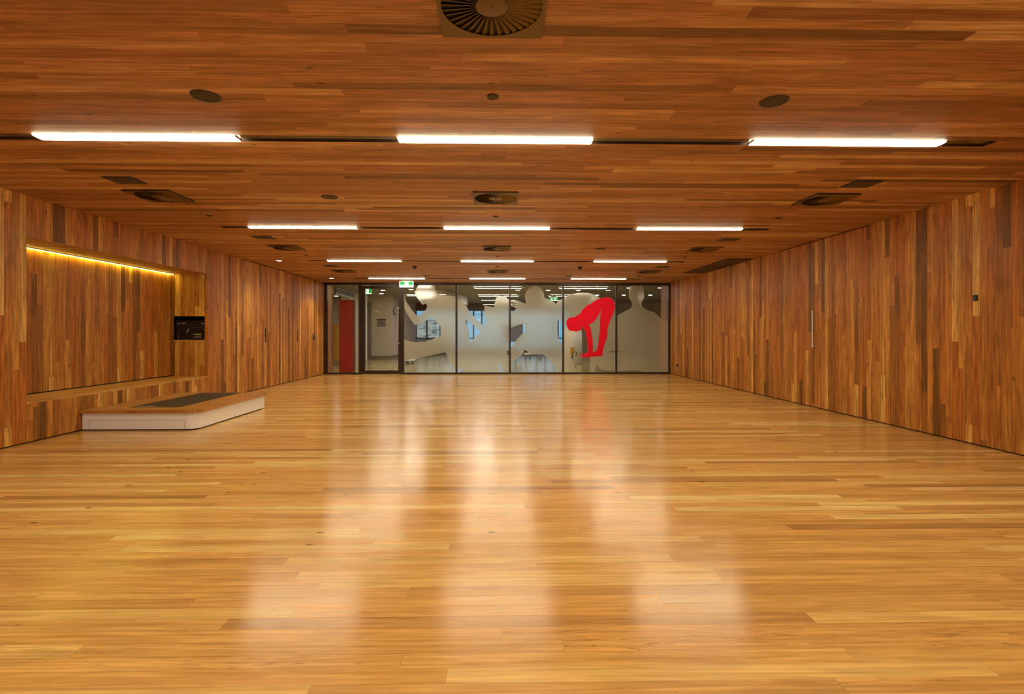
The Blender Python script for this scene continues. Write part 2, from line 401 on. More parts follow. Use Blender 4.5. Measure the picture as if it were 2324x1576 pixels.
for nm, a, b_, lab in panes:
    g = MB(); g.box(X(a)-.01, X(b_)+.01, YF-.004, YF+.004, GB-.01, GT+.01); struct(g.build(nm, M['glass']), lab)
# steel bead catching light beside some panes
r = empty('door_4', (X(865), YF, 0)); struct(r, 'bronze framed glass door in the end wall'); ox = X(865)
d0, d1, g0, g1, gz0, gz1 = X(822)-ox, X(909)-ox, X(829)-ox, X(904.3)-ox, Z(840.8), Z(656.5)
b = MB(); b.box(d0, g0, -.03, .03, .01, Z(650)); b.box(g1, d1, -.03, .03, .01, Z(650)); b.box(g0, g1, -.03, .03, gz1, Z(650)); b.box(g0, g1, -.03, .03, .01, gz0)
b.build('door_frame', M['bronze'], r)
b = MB(); b.box(g0-.01, g1+.01, -.004, .004, gz0-.01, gz1+.01); b.build('door_pane', M['glass'], r)
b = MB(); b.tube((X(904.5)-ox, -.09, Z(781)), (X(904.5)-ox, -.09, Z(697)), .011); hh = b.build('pull_handle', M['steel'], r, smooth=True)
for py in (699.5, 779.5):
    b = MB(); b.tube((X(904.5)-ox, -.09, Z(py)), (X(908)-ox, -.03, Z(py)), .01); b.build('standoff', M['steel'], hh, smooth=True)

# ------------------------------------------------------------------ vinyl figures on the glass
def cr(ox, oy, sc): return lambda pts: [(X(ox+u/sc), Z(oy+v/sc)) for u, v in pts]
def smooth_poly(pts):                                     # round the gentle bends, keep the sharp corners
    for _ in range(2):
        o = []; n = len(pts)
        for i in range(n):
            p, q, r_ = Vector(pts[i-1]), Vector(pts[i]), Vector(pts[(i+1) % n])
            a, b_ = q-p, r_-q
            if a.length > 1e-6 and b_.length > 1e-6 and a.angle(b_) < .75:
                o += [tuple(q-a*.25), tuple(q+b_*.25)]
            else: o.append(tuple(q))
        pts = o
    return pts
def decal(name, frame, holes, y, m, label, cat='window decal', extra=()):
    b = MB(); b.polyxz([frame]+holes, y)
    for e in extra: b.polyxz([e], y)
    me = b.build(name, m)
    return tag(me, label, cat, None)
FYD = YF-.008
c1 = cr(730, 620, 5.81)
P3 = [(X(917.4), GB), (X(1034), GB), (X(1034), GT), (X(917.4), GT)]
A = c1([(1085, 160), (1285, 160), (1262, 185), (1244, 215), (1233, 250), (1233, 285), (1244, 312), (1268, 338), (1290, 368), (1308, 385), (1316, 410), (1345, 422), (1352, 412), (1368, 405), (1382, 412), (1385, 428), (1395, 434), (1388, 455), (1380, 482), (1350, 500), (1330, 530), (1270, 578), (1235, 545), (1190, 490), (1150, 430), (1105, 365), (1103, 290), (1085, 270)])
B = c1([(1085, 452), (1110, 505), (1140, 560), (1200, 650), (1232, 688), (1300, 672), (1360, 640), (1400, 612), (1430, 592), (1475, 600), (1500, 625), (1535, 660), (1560, 690), (1578, 740), (1582, 800), (1565, 840), (1530, 850), (1490, 860), (1440, 885), (1400, 885), (1360, 912), (1330, 905), (1210, 918), (1150, 895), (1085, 878)])
D_ = c1([(1085, 1150), (1180, 1140), (1280, 1125), (1370, 1100), (1480, 1078), (1560, 1058), (1630, 1045), (1645, 1060), (1645, 1075), (1670, 1140), (1692, 1188), (1720, 1225), (1770, 1262), (1770, 1320), (1085, 1320)])
E_ = c1([(1465, 158), (1770, 158), (1770, 318), (1740, 306), (1690, 297), (1600, 297), (1545, 288), (1525, 272), (1512, 250), (1500, 222), (1485, 185)])

def clip_rect(poly, x0, x1, z0, z1):                     # Sutherland-Hodgman
    def cut(ps, ins, inter):
        o = []
        for i, p in enumerate(ps):
            q = ps[i-1]
            if ins(p):
                if not ins(q): o.append(inter(q, p))
                o.append(p)
            elif ins(q): o.append(inter(q, p))
        return o
    def ix(c): return lambda a, b: (c, a[1]+(b[1]-a[1])*(c-a[0])/(b[0]-a[0]))
    def iz(c): return lambda a, b: (a[0]+(b[0]-a[0])*(c-a[1])/(b[1]-a[1]), c)
    ps = cut(poly, lambda p: p[0] >= x0, ix(x0)); ps = cut(ps, lambda p: p[0] <= x1, ix(x1))
    ps = cut(ps, lambda p: p[1] >= z0, iz(z0)); ps = cut(ps, lambda p: p[1] <= z1, iz(z1))
    return ps
def film(name, px0, px1, holes, label):
    x0, x1 = X(px0)+.001, X(px1)-.001
    e = .0006
    hs = [clip_rect(smooth_poly(h), x0+e, x1-e, GB+e, GT-e) for h in holes]
    return decal(name, [(x0, GB), (x1, GB), (x1, GT), (x0, GT)], [h for h in hs if len(h) > 2], FYD, M['frost'], label)
film('frosted_decal', 917.4, 1034, [A, B, D_, E_], 'frosted vinyl silhouette of a boxer with raised fists, beside the glass door')

c5 = cr(1030, 630, 6.85)
A = c5([(50, 110), (862, 110), (862, 372), (850, 345), (825, 312), (790, 295), (760, 289), (715, 292), (675, 305), (652, 322), (650, 350), (645, 380), (630, 400), (630, 464), (475, 440), (474, 612), (515, 640), (500, 680), (485, 740), (470, 768), (400, 698), (330, 620), (270, 570), (235, 520), (200, 460), (150, 400), (100, 352), (50, 325)])
B = c5([(178, 652), (240, 690), (320, 755), (400, 820), (428, 855), (380, 895), (320, 940), (270, 985), (238, 1018), (240, 960), (250, 860), (230, 800), (200, 740)])
D_ = c5([(680, 1265), (715, 1330), (750, 1400), (775, 1440), (800, 1490), (700, 1490), (695, 1380)])
E_ = c5([(835, 1145), (865, 1140), (865, 1203), (830, 1200)])
F_ = c5([(840, 1046), (865, 1038), (865, 1068)])
G_ = c5([(50, 1408), (120, 1414), (140, 1450), (152, 1490), (50, 1490)])
film('frosted_decal', 1038.2, 1155, [A, B, D_, E_, F_, G_], 'frosted vinyl of two fighters, one arm punching across the pane')

c6 = cr(1150, 630, 6.85)
A = c6([(55, 110), (415, 110), (410, 138), (350, 165), (310, 210), (285, 260), (282, 310), (298, 370), (295, 410), (230, 385), (180, 365), (105, 348), (120, 366), (55, 360)])
A2 = c6([(55, 378), (88, 384), (130, 398), (160, 412), (120, 410), (80, 398), (55, 402)])
A3 = c6([(72, 414), (110, 424), (150, 440), (120, 442), (80, 430)])
A4 = c6([(55, 440), (80, 444), (110, 465), (150, 475), (130, 505), (85, 538), (55, 545)])
B = c6([(435, 110), (868, 110), (868, 325), (830, 355), (785, 380), (768, 415), (745, 395), (715, 370), (660, 345), (600, 322), (582, 310), (578, 240), (545, 185), (500, 148), (440, 130)])
D_ = c6([(55, 790), (130, 760), (190, 730), (285, 727), (292, 855), (240, 875), (180, 940), (130, 1000), (100, 1045), (55, 1095)])
E_ = c6([(825, 635), (840, 690), (868, 770), (868, 1055), (830, 1000), (788, 920), (780, 700), (805, 660)])
F_ = c6([(280, 1125), (340, 1170), (400, 1195), (450, 1200), (490, 1190), (545, 1185), (600, 1225), (660, 1290), (785, 1412), (775, 1450), (745, 1490), (68, 1490), (75, 1400), (85, 1315), (140, 1270), (220, 1220), (255, 1180)])
film('frosted_decal', 1159, 1276, [A, A2, A3, A4, B, D_, E_, F_], 'frosted vinyl figure with a pointed cap and a spread hand')

c7 = cr(1270, 630, 6.85)
A = c7([(60, 115), (866, 115), (866, 405), (840, 345), (800, 318), (755, 303), (700, 306), (640, 322), (600, 298), (550, 270), (480, 245), (380, 235), (280, 240), (200, 256), (130, 285), (60, 322)])
B = c7([(345, 745), (400, 840), (430, 950), (435, 1180), (475, 1240), (470, 1490), (270, 1490), (240, 1400), (210, 1300), (185, 1250), (170, 1200), (175, 1150), (165, 1080), (185, 950), (220, 890), (270, 850), (338, 830)])
D_ = c7([(578, 1348), (600, 1390), (640, 1425), (690, 1445), (760, 1453), (866, 1456), (866, 1490), (540, 1490), (555, 1420)])
E_ = c7([(750, 1174), (785, 1150), (866, 1148), (866, 1164), (790, 1166)])
F_ = c7([(612, 890), (622, 890), (606, 1000), (600, 1000)])
film('frosted_decal', 1280, 1396.2, [A, B, D_, E_, F_], 'frosted vinyl of a large rounded back, behind the red figure')
red = c7([(103, 710), (106, 680), (125, 645), (165, 622), (230, 620), (270, 592), (325, 562), (340, 520), (380, 480), (430, 430), (455, 412), (460, 430), (520, 380), (580, 345), (640, 322), (700, 308), (755, 305), (810, 325), (848, 368), (864, 420), (860, 480), (840, 540), (800, 640), (765, 730), (747, 780), (743, 850), (740, 920), (715, 1000), (690, 1060), (672, 1140), (666, 1225), (560, 1228), (480, 1240), (400, 1247), (330, 1245), (325, 1230), (380, 1224), (420, 1220), (350, 1213), (280, 1205), (330, 1192), (400, 1180), (440, 1160), (440, 1080), (425, 980), (415, 900), (400, 825), (370, 800), (350, 760), (345, 750), (335, 825), (270, 830), (265, 848), (230, 835), (150, 828), (125, 790), (110, 750)])
rh = c7([(656, 478), (645, 530), (628, 600), (625, 760), (622, 860), (607, 1000), (592, 1080), (575, 1140), (515, 1168), (518, 1100), (515, 1000), (495, 860), (480, 780), (455, 722), (490, 716), (530, 697), (570, 642), (605, 582), (635, 525)])
decal('red_decal', smooth_poly(red), [smooth_poly(rh)], FYD-.004, M['red_vinyl'], 'bright red vinyl figure bending forward to touch its toes')

c8 = cr(1390, 630, 6.85)
A = c8([(65, 120), (285, 120), (265, 160), (254, 200), (255, 260), (250, 290), (258, 325), (275, 345), (300, 390), (304, 440), (288, 478), (200, 520), (130, 560), (65, 592)])
B = c8([(460, 120), (870, 120), (870, 676), (800, 655), (740, 628), (700, 590), (668, 550), (600, 525), (520, 500), (470, 465), (448, 430), (455, 380), (470, 345), (488, 325), (492, 280), (487, 190), (475, 145)])
D_ = c8([(65, 1458), (200, 1452), (320, 1447), (400, 1452), (480, 1478), (480, 1490), (65, 1490)])
E_ = c8([(65, 1150), (110, 1150), (145, 1165), (65, 1166)])
film('frosted_decal', 1400, 1516.3, [A, B, D_, E_], 'frosted vinyl of standing head and shoulders, in the pane by the right wall')
rnd = random.Random(3); q0 = c8([(132, 505)])[0]
r = empty('speckled_decal', (q0[0], FYD-.001, q0[1]), 'small dark speckled pattern on the glass above the standing silhouette left shoulder', 'window decal')
for k in range(26):
    u = 80+rnd.random()*105; v = 450+rnd.random()*75+(185-u)*.35; a = rnd.random()*3; l = 4+rnd.random()*9
    du, dv = math.cos(a)*l, math.sin(a)*l
    fl = MB(); fl.polyxz([[(p[0]-q0[0], p[1]-q0[1]) for p in c8([(u-du-2, v-dv), (u+2-dv*.3, v-3), (u+du+2, v+dv), (u+dv*.3, v+3)])]], 0)
    fl.build('speckle', M['black'], r)

# ------------------------------------------------------------------ ceiling lights in their channels
row_word = {4.06: 'in the row nearest the camera', 7.45: 'in the second row from the camera', 10.84: 'in the third row from the camera', 14.27: 'in the row nearest the glass wall', .67: 'in the unseen row added above the camera', -2.72: 'in the unseen row added behind the camera'}
XC = (-2.762, -.022, 2.745); side = ('left', 'middle', 'right')
def make_channel(y):
    r = empty('trim_4', (0, y, H+.02)); b = MB()
    b.box(SL, SR, -SW, -SW+.004, -.02, .07); b.box(SL, SR, SW-.004, SW, -.02, .07); b.box(SL, SL+.004, -SW, SW, -.02, .07); b.box(SR-.004, SR, -SW, SW, -.02, .07)
    b.build('channel_sides', M['bronze'], r)
    xs = [SL+.004]+[q for c_ in XC for q in (c_-.752, c_+.752)]+[SR-.004]
    for i in range(0, 8, 2):
        b = MB(); b.box(xs[i], xs[i+1], -SW+.004, SW-.004, -.008, -.004); b.build('blanking_plate', M['bronze_gloss'], r)
    return r
chan = None
for y in ROWS:
    if chan is None: chan = o = make_channel(y)
    else: o = copy_tree(chan); o.location.y = y
    tag(o, 'dark recessed channel across the ceiling holding the lights '+row_word[y], 'trim', None, 'structure')
def make_strip():
    r = empty('strip_light', (0, 0, H)); b = MB()
    b.box(-.75, .75, -.057, .057, .0, .05); b.build('housing', M['white'], r)
    b = MB(); n = 8; pr = []
    for i in range(n+1):
        a = PI*i/n; pr.append((-.058*math.cos(a), -.003-.009*math.sin(a)))
    vs = []; fs = []
    for x in (-.75, .75): vs += [(x, p, q) for p, q in pr]
    k = n+1
    for i in range(n): fs.append((i, i+1, k+i+1, k+i))
    fs += [tuple(range(k)), tuple(range(k, 2*k)), (0, n, k+n, k)]
    b.add(vs, fs); b.build('diffuser', M['opal'], r)
    return r
st = None
for y in ROWS:
    for i, x in enumerate(XC):
        if st is None: st = o = make_strip()
        else: o = copy_tree(st)
        o.location = (x, y, H)
        tag(o, 'glowing white strip light, %s one %s' % (side[i], row_word[y]), 'ceiling light', 'strip lights')

# ------------------------------------------------------------------ swirl diffusers
def make_diffuser():
    r = empty('air_diffuser', (0, 0, H)); hs = .249; R = .231; N = 72; zb, zt = -.014, -.011
    vs = []; fs = []
    for i in range(N):
        a = 2*PI*i/N; c_, s_ = math.cos(a), math.sin(a); q = hs/max(abs(c_), abs(s_))
        for z in (zb, zt): vs += [(c_*q, s_*q, z), (c_*R, s_*R, z)]
    for i in range(N):
        j = (i+1) % N
        for a0, a1 in ((0, 1), (1, 3), (3, 2), (2, 0)): fs.append((i*4+a0, i*4+a1, j*4+a1, j*4+a0))
    b = MB(); b.add(vs, fs); pl = b.build('face_plate', M['vent'], r)
    b = MB()
    for x0, x1, y0, y1 in ((-hs+.008, hs-.008, -hs+.008, -hs+.011), (-hs+.008, hs-.008, hs-.011, hs-.008), (-hs+.008, -hs+.011, -hs+.01, hs-.01), (hs-.011, hs-.008, -hs+.01, hs-.01)): b.box(x0, x1, y0, y1, -.0115, 0)
    b.build('collar', M['matblack'], r)
    b = MB(); b.lathe([(0, -.001), (R+.005, -.001), (R+.005, -.004), (0, -.004)], seg=48); b.build('backing', M['vent_dark'], r)
    b = MB(); b.lathe([(0, -.016), (.06, -.0155), (.074, -.0135), (.074, -.010), (0, -.010)], seg=40); hub = b.build('hub', M['vent'], r, smooth=True)
    b = MB(); b.lathe([(0, -.0185), (.004, -.018), (.005, -.0155), (0, -.0155)], seg=12); b.build('screw', M['black'], hub)
    b = MB()
    vs = []
    for rr, hw in ((.066, .0035), (R+.002, .0105)):
        for t, z in ((hw, -.0128), (-hw, -.0048)): vs += [(rr, t, z), (rr, t+.0012, z+.0012)]
    b.add(vs, [(0, 2, 6, 4), (1, 5, 7, 3), (0, 1, 3, 2), (4, 6, 7, 5), (0, 4, 5, 1), (2, 3, 7, 6)])
    bl = b.build('blade', M['vent'], r)
    NB = 36
    for k in range(1, NB):
        c_ = bl.copy(); C.objects.link(c_); c_.parent = r; c_.rotation_euler = (0, 0, 2*PI*k/NB)
    return r
dif = make_diffuser(); first = True
rw = {2.385: 'at the top edge of the picture', 5.77: 'between the first and second rows of lights', 9.19: 'between the second and third rows of lights', 12.61: 'just before the farthest row of lights'}
for y in (2.385, 5.77, 9.19, 12.61):
    for x, sd in ((-3.69, 'left'), (-.03, 'middle'), (3.655, 'right')):
        if y < 3 and sd != 'middle': continue
        o = dif if first else copy_tree(dif)
        first = False
        o.location = (x, y, H)
        tag(o, ('square bronze swirl air diffuser %s, %s' % (rw[y], sd)) if y > 3 else 'large square bronze swirl air diffuser at the top edge of the picture', 'air diffuser', 'air diffusers')

def make_square():
    r = empty('square_ceiling_panel', (0, 0, H))
    b = MB(); b.box(-.142, .142, -.112, .112, -.008, 0); b.box(-.142, .142, -.112, -.095, -.012, -.008); b.build('panel_frame', M['grille'], r)
    b = MB(); b.box(-.125, .125, -.09, .095, -.011, -.008); b.build('panel_mesh', M['perf'], r)
    return r
sq = None
for (x, y), lb in zip(((-3.65, 5.18), (3.64, 5.17), (-3.665, 8.23), (3.68, 8.27), (-3.69, 11.63), (3.69, 11.69)),
        ('left of the first row of lights, just before the left diffuser', 'right, just before the nearest right diffuser', 'left, past the second row of lights', 'right, past the second row of lights', 'left, past the third row of lights', 'right, past the third row of lights')):
    if sq is None: sq = o = make_square()
    else: o = copy_tree(sq)
    o.location = (x, y, H); tag(o, 'small dark square panel on the ceiling, '+lb, 'ceiling panel', 'small square ceiling panels')

def make_speaker():
    r = empty('ceiling_speaker', (0, 0, H))
    b = MB(); b.lathe([(.078, 0), (.0885, 0), (.0885, -.005), (.085, -.007), (.078, -.007), (.078, 0)], seg=48); b.build('rim', M['grille'], r, smooth=True)
    b = MB(); b.lathe([(0, -.007), (.04, -.0068), (.079, -.005), (.079, -.001), (0, -.001)], seg=48); b.build('speaker_grille', M['perf'], r, smooth=True)
    return r
sp = None
for (x, y), lb in zip(((-1.85, 3.34), (1.782, 3.34), (-1.855, 5.78), (1.805, 9.19), (-1.858, 13.51), (1.832, 13.54)),
        ('large and near, left of the middle', 'large and near, right of the middle', 'left of the middle diffuser beyond the first lights', 'right of the middle before the third lights', 'small, above the left part of the glass wall', 'small, above the right part of the glass wall')):
    if sp is None: sp = o = make_speaker()
    else: o = copy_tree(sp)
    o.location = (x, y, H); tag(o, 'round dark ceiling speaker, '+lb, 'speaker', 'round ceiling speakers')

def make_disc():
    r = empty('sprinkler_cover', (0, 0, H))
    b = MB(); b.lathe([(0, 0), (.030, 0), (.030, -.006), (0, -.006)], seg=32); b.build('neck', M['black'], r)
    b = MB(); b.lathe([(0, -.006), (.037, -.006), (.037, -.008), (.034, -.0095), (0, -.010)], seg=32); b.build('cover_plate', M['disc'], r)
    return r
dsc = None
for (x, y), lb in zip(((-.036, 3.31), (-.034, 6.69), (-.018, 10.11), (-.015, 11.64), (-.011, 13.56), (-3.675, 6.72), (3.643, 6.72), (-3.676, 10.09), (3.654, 10.17), (-3.686, 13.40), (3.66, 13.5)),
        ('in the middle before the first lights', 'in the middle before the second lights', 'in the middle before the third lights', 'in the middle between third lights and far diffuser', 'in the middle just before the last lights', 'on the left before the second lights', 'on the right before the second lights', 'on the left before the third lights', 'on the right before the third lights', 'on the left before the last lights', 'on the right before the last lights')):
    if dsc is None: dsc = o = make_disc()
    else: o = copy_tree(dsc)
    o.location = (x, y, H); tag(o, 'tiny round sprinkler cover on the ceiling '+lb, 'sprinkler', 'sprinkler covers')

def make_sensor():
    r = empty('ceiling_sensor', (0, 0, H))
    b = MB(); b.lathe([(0, 0), (.055, 0), (.055, -.022), (.045, -.03), (0, -.03)], seg=24); b.build('sensor_base', M['black'], r, smooth=True)
    b = MB(); b.lathe([(0, -.03), (.034, -.03), (.026, -.062), (0, -.068)], seg=24); b.build('sensor_head', M['black'], r, smooth=True)
    return r
sn = make_sensor(); sn.location = (-1.864, 11.67, H); tag(sn, 'small black sensor hanging under the ceiling, left of the middle', 'sensor', 'black ceiling sensors')
o = copy_tree(sn); o.location = (1.833, 11.7, H); tag(o, 'small black sensor hanging under the ceiling, right of the middle', 'sensor', 'black ceiling sensors')

def make_downlight():
    r = empty('downlight', (0, 0, H))
    b = MB(); b.lathe([(.058, 0), (.072, 0), (.072, -.004), (.058, -.006), (.058, 0)], seg=32); b.build('rim', M['grille'], r, smooth=True)
    b = MB(); b.lathe([(0, -.003), (.059, -.003), (.059, -.001), (0, -.001)], seg=32); b.build('lens', M['dl'], r)
    return r
dl = None
for (x, y), lb in zip(((-4.512, 10.83), (-4.517, 14.24)), ('nearer the niche', 'nearer the glass wall')):
    if dl is None: dl = o = make_downlight()
    else: o = copy_tree(dl)
    o.location = (x, y, H); tag(o, 'small round downlight by the left wall, '+lb, 'downlight', 'downlights by the left wall')
    L = bpy.data.lights.new('downlight_beam', 'SPOT'); L.energy = 36; L.spot_size = 2.0; L.spot_blend = .7; L.color = (1, .85, .65); L.shadow_soft_size = .05
    lo = bpy.data.objects.new('downlight_beam', L); C.objects.link(lo); lo.parent = o; lo.location = (0, 0, -.02)

r = empty('return_air_grille', (4.825, 11.55, H), 'large dark two-panel air grille in the ceiling beside the right wall', 'air grille')
for y0, y1 in ((-1.225, -.004), (.004, 1.225)):
    b = MB(); x0, x1 = -.265, .265
    b.box(x0, x1, y0, y0+.02, -.012, 0); b.box(x0, x1, y1-.02, y1, -.012, 0); b.box(x0, x0+.02, y0+.02, y1-.02, -.012, 0); b.box(x1-.02, x1, y0+.02, y1-.02, -.012, 0)
    f_ = b.build('grille_frame', M['grille'], r)
    b = MB(); b.box(x0+.02, x1-.02, y0+.02, y1-.02, -.006, 0); b.build('grille_mesh', M['perf'], f_)

# ------------------------------------------------------------------ signs
def running_man(b, cx, cz, h, y, t):                      # little walking figure made of limbs
    def limb(p, q, w_):
        p = Vector(p); q = Vector(q); d = (q-p).normalized(); n_ = Vector((-d.y, d.x))*w_*h
        pts = [p*h+n_, q*h+n_, q*h-n_, p*h-n_]
        b.polyxz([[(cx+a.x, cz+a.y) for a in pts]], y, t)
    hd_ = [(cx+(.06+.075*math.cos(k*PI/5))*h, cz+(.38+.075*math.sin(k*PI/5))*h) for k in range(10)]
    b.polyxz([hd_], y, t)
    limb((.04, .28), (-.04, 0), .075); limb((.03, .25), (-.17, .16), .035); limb((-.17, .16), (-.26, .02), .03); limb((.03, .25), (.16, .1), .035); limb((.16, .1), (.27, .16), .03)
    limb((-.04, 0), (.1, -.17), .045); limb((.1, -.17), (.04, -.42), .04); limb((-.04, 0), (-.16, -.2), .045); limb((-.16, -.2), (-.34, -.24), .035)
def exit_sign(loc, W_, H_, style, label, tall=.02):
    r = empty('exit_sign', loc, label, 'exit sign')
    b = MB(); b.box(-W_/2, W_/2, 0, .04, -H_, 0); b.build('sign_box', M['white'], r)
    b = MB(); b.box(-W_/2, W_/2, -.003, 0, -H_, 0); f_ = b.build('sign_face', M['sign_white'], r)
    q = MB(); mnb = MB(); y = -.0045
    def rect(a, c_, d, e): q.polyxz([[(-W_/2+a*W_, -H_*c_), (-W_/2+d*W_, -H_*c_), (-W_/2+d*W_, -H_*e), (-W_/2+a*W_, -H_*e)]], y, .0015)
    if style == 'ceiling':
        rect(.05, .08, .37, .6); rect(.65, .08, .96, .6); rect(.06, .76, .38, .86); rect(.65, .76, .96, .86)
        running_man(mnb, 0, -H_*.36, H_*.62, y, .0015)
    elif style == 'arrow':
        rect(.0, .06, .58, .94); rect(.8, .06, 1, .94)
        mnb2 = MB(); cx_ = -W_*.22; cz = -H_/2; s_ = H_*.32
        mnb2.polyxz([[(cx_-s_*1.2, cz), (cx_, cz+s_), (cx_, cz+s_*.4), (cx_+s_*1.3, cz+s_*.4), (cx_+s_*1.3, cz-s_*.4), (cx_, cz-s_*.4), (cx_, cz-s_)]], y-.002, .0015)
        mnb2.build('arrow', M['sign_white'], f_)
        running_man(mnb, W_*.19, -H_*.5, H_*.8, y, .0015)
    else:
        rect(.0, .04, .22, .84); rect(.72, .04, 1., .84)
        running_man(mnb, -.03*W_, -H_*.44, H_*.75, y, .0015)
    q.build('green_panel', M['sign_green'], f_); mnb.build('running_figure', M['sign_green'], f_)
    if tall:
        b = MB(); b.box(-W_*.3, W_*.3, .008, .03, 0, tall); b.build('mount', M['white'], r)
    return r
s0 = px_on_y(922.3, 638.8, 14.88)
exit_sign((s0.x, 14.88, s0.z), .398, .172, 'ceiling', 'lit green and white exit sign hanging from the ceiling in front of the glass door', H-s0.z)
for z in (0,): pass

# ------------------------------------------------------------------ things on the walls
r = empty('wall_switch', (XR, 5.485, 1.577), 'small square black switch on the right wall near the camera', 'switch')
b = MB(); b.box(-.014, 0, -.024, .024, -.031, .031); b.build('switch_box', M['black'], r, bevel=.003)
b = MB(); b.box(-.017, -.014, -.015, .015, -.022, .022); b.build('rocker', M['grille'], r, bevel=.001)
r = empty('power_outlet', (XR, 14.80, .295), 'black power outlet low on the right wall by the glass', 'power outlet')
b = MB(); b.box(-.01, 0, -.066, .066, -.042, .042); p = b.build('outlet_plate', M['black'], r, bevel=.003)
for yy in (-.03, .03):
    b = MB(); b.lathe([(0, 0), (.018, 0), (.018, .003), (0, .003)], seg=16)
    q = b.build('socket', M['grille'], p); q.rotation_euler = (0, -PI/2, 0); q.location = (-.010, yy, 0)
r = empty('wall_keypad', (XL, 14.62, 1.105), 'small black keypad on the left wall beside the glass wall', 'keypad')
b = MB(); b.box(0, .018, -.055, .055, -.075, .075); p = b.build('keypad_body', M['black'], r, bevel=.004)
b = MB(); b.box(.018, .0195, -.035, .035, .02, .06); b.build('keypad_screen', M['screen_grey'], p)
for i in range(3):
    for j in range(3):
        b = MB(); b.box(.018, .021, -.035+j*.026, -.017+j*.026, -.06+i*.024, -.044+i*.024); b.build('button', M['grille'], p)

# led strip in the niche
for y0, y1, lb in ((NY0+.01, 7.52, 'near half'), (7.535, NY1-.01, 'far half')):
    r = empty('led_strip', (XN+.030, (y0+y1)/2, NZ1), 'thin yellow-white light strip along the top of the niche, '+lb, 'led strip', 'niche light strips')
    h_ = (y1-y0)/2
    b = MB(); b.box(-.02, .008, -h_, h_, -.012, 0); b.build('profile', M['steel'], r)
    b = MB(); b.box(-.016, .005, -h_+.002, h_-.002, -.016, -.012); b.build('led_diffuser', M['led'], r)

# sound rack in the niche end
cav = MB(); q = .004
yb = NY1+.34
cav.box(AX0-q, AX0, NY1+.0, yb, AZ0, AZ1); cav.box(AX1, AX1+q, NY1, yb, AZ0, AZ1); cav.box(AX0, AX1, NY1, yb, AZ1, AZ1+q); cav.box(AX0, AX1, yb, yb+q, AZ0, AZ1)
struct(cav.build('trim_rack_recess', M['matblack']))
b = MB(); b.box(AX0-.01, AX1+.01, NY1-.006, yb, AZ0-.016, AZ0)
struct(b.build('trim_rack_sill', M['ledge']))
RW = AX1-AX0-.01
r = empty('audio_rack', ((AX0+AX1)/2, NY1+.035, AZ0), 'black sound system unit with knobs and small displays in the niche end', 'sound system')
b = MB(); b.box(-RW/2, RW/2, 0, .28, 0, .34); body = b.build('chassis', M['black'], r, bevel=.004)
def rp(u, v): return (-RW/2+u*RW, .34*(1-v))              # u right, v down on the face
def face(name, u0, v0, u1, v1, m, d=.004, par=None):
    x0, z1 = rp(u0, v0); x1, z0 = rp(u1, v1); bb = MB(); bb.box(x0, x1, -d, 0, z0, z1); return bb.build(name, m, par or body)
face('upper_unit', .02, .02, .97, .24, M['black'], .006)
for u in (.09, .14, .88, .93):
    x, z = rp(u, .15); bb = MB(); bb.tube((x, -.014, z), (x, 0, z), .008); bb.build('knob', M['steel'], body, smooth=True)
face('display', .2, .11, .34, .17, M['screen_grey'], .008).name = 'display'
face('display', .65, .68, .85, .74, M['lcd'], .008)
for i in range(6):
    for j in range(2): face('button', .66+i*.032, .79+j*.07, .68+i*.032, .84+j*.07, M['screen_grey'], .008)
for i in range(4): face('fader', .1, .72+i*.06, .115, .75+i*.06, M['screen_grey'], .008)
for u in (.56, .62):
    x, z = rp(u, .70); bb = MB(); bb.tube((x, -.012, z), (x, 0, z), .006); bb.build('knob', M['steel'], body, smooth=True)
x, z = rp(.6, .86); bb = MB(); bb.lathe([(0, 0), (.03, 0), (.03, .006), (0, .008)], seg=24); kk = bb.build('dial', M['grille'], body, smooth=True); kk.rotation_euler = (PI/2, 0, 0); kk.location = (x, 0, z)
bb = MB(); x0, z0 = rp(.4, .60); x1, z1 = rp(.48, .42); bb.tube((x0, -.03, z0), (x1, -.03, z1), .0045); bb.tube((x0, -.03, z0), (x0, 0, z0), .003); bb.build('lever', M['white'], body)
pts = [rp(.6, .36), rp(.68, .34), rp(.74, .36), rp(.8, .35), rp(.84, .29), rp(.89, .29), rp(.93, .36)]
bb = MB()
for a, c_ in zip(pts, pts[1:]): bb.tube((a[0], -.012, a[1]), (c_[0], -.012, c_[1]), .002, 6)
bb.build('cable', M['screen_grey'], body)

# ------------------------------------------------------------------ white platform with timber top
PX1, PY0, PY1 = -3.735, 6.53, 8.42
def rounded(x0, x1, y0, y1, rad, n=10, r2=.01):            # rounded at the front right corner
    p = [(x0, y0)]
    for i in range(n+1):
        a = -PI/2+PI/2*i/n; p.append((x1-rad+rad*math.cos(a), y0+rad+rad*math.sin(a)))
    for i in range(5):
        a = PI/2*i/4; p.append((x1-r2+r2*math.cos(a), y1-r2+r2*math.sin(a)))
    return p+[(x0, y1)]
r = empty('low_platform', ((XL+PX1)/2, (PY0+PY1)/2, 0), 'low white platform with an overhanging timber top against the left wall', 'platform')
ox, oy = r.location.x, r.location.y
def rl(pts): return [(a-ox, c_-oy) for a, c_ in pts]
b = MB(); b.prism(rl(rounded(XL+.03, PX1-.03, PY0+.03, PY1-.03, .09)), 0, .02); b.build('recessed_kick', M['matblack'], r)
b = MB(); b.prism(rl(rounded(XL+.012, PX1, PY0, PY1, .12)), .016, .216); bs = b.build('white_base', M['white'], r, smooth=True)
b = MB(); b.prism(rl(rounded(XL+.004, PX1+.035, PY0-.035, PY1+.03, .13)), .216, .254); b.build('timber_top', M['decktop'], r, smooth=True, bevel=.004)
b = MB()
x0, x1, zt = -5.03-ox, -3.88-ox, .128; yy = PY0-oy-.0008
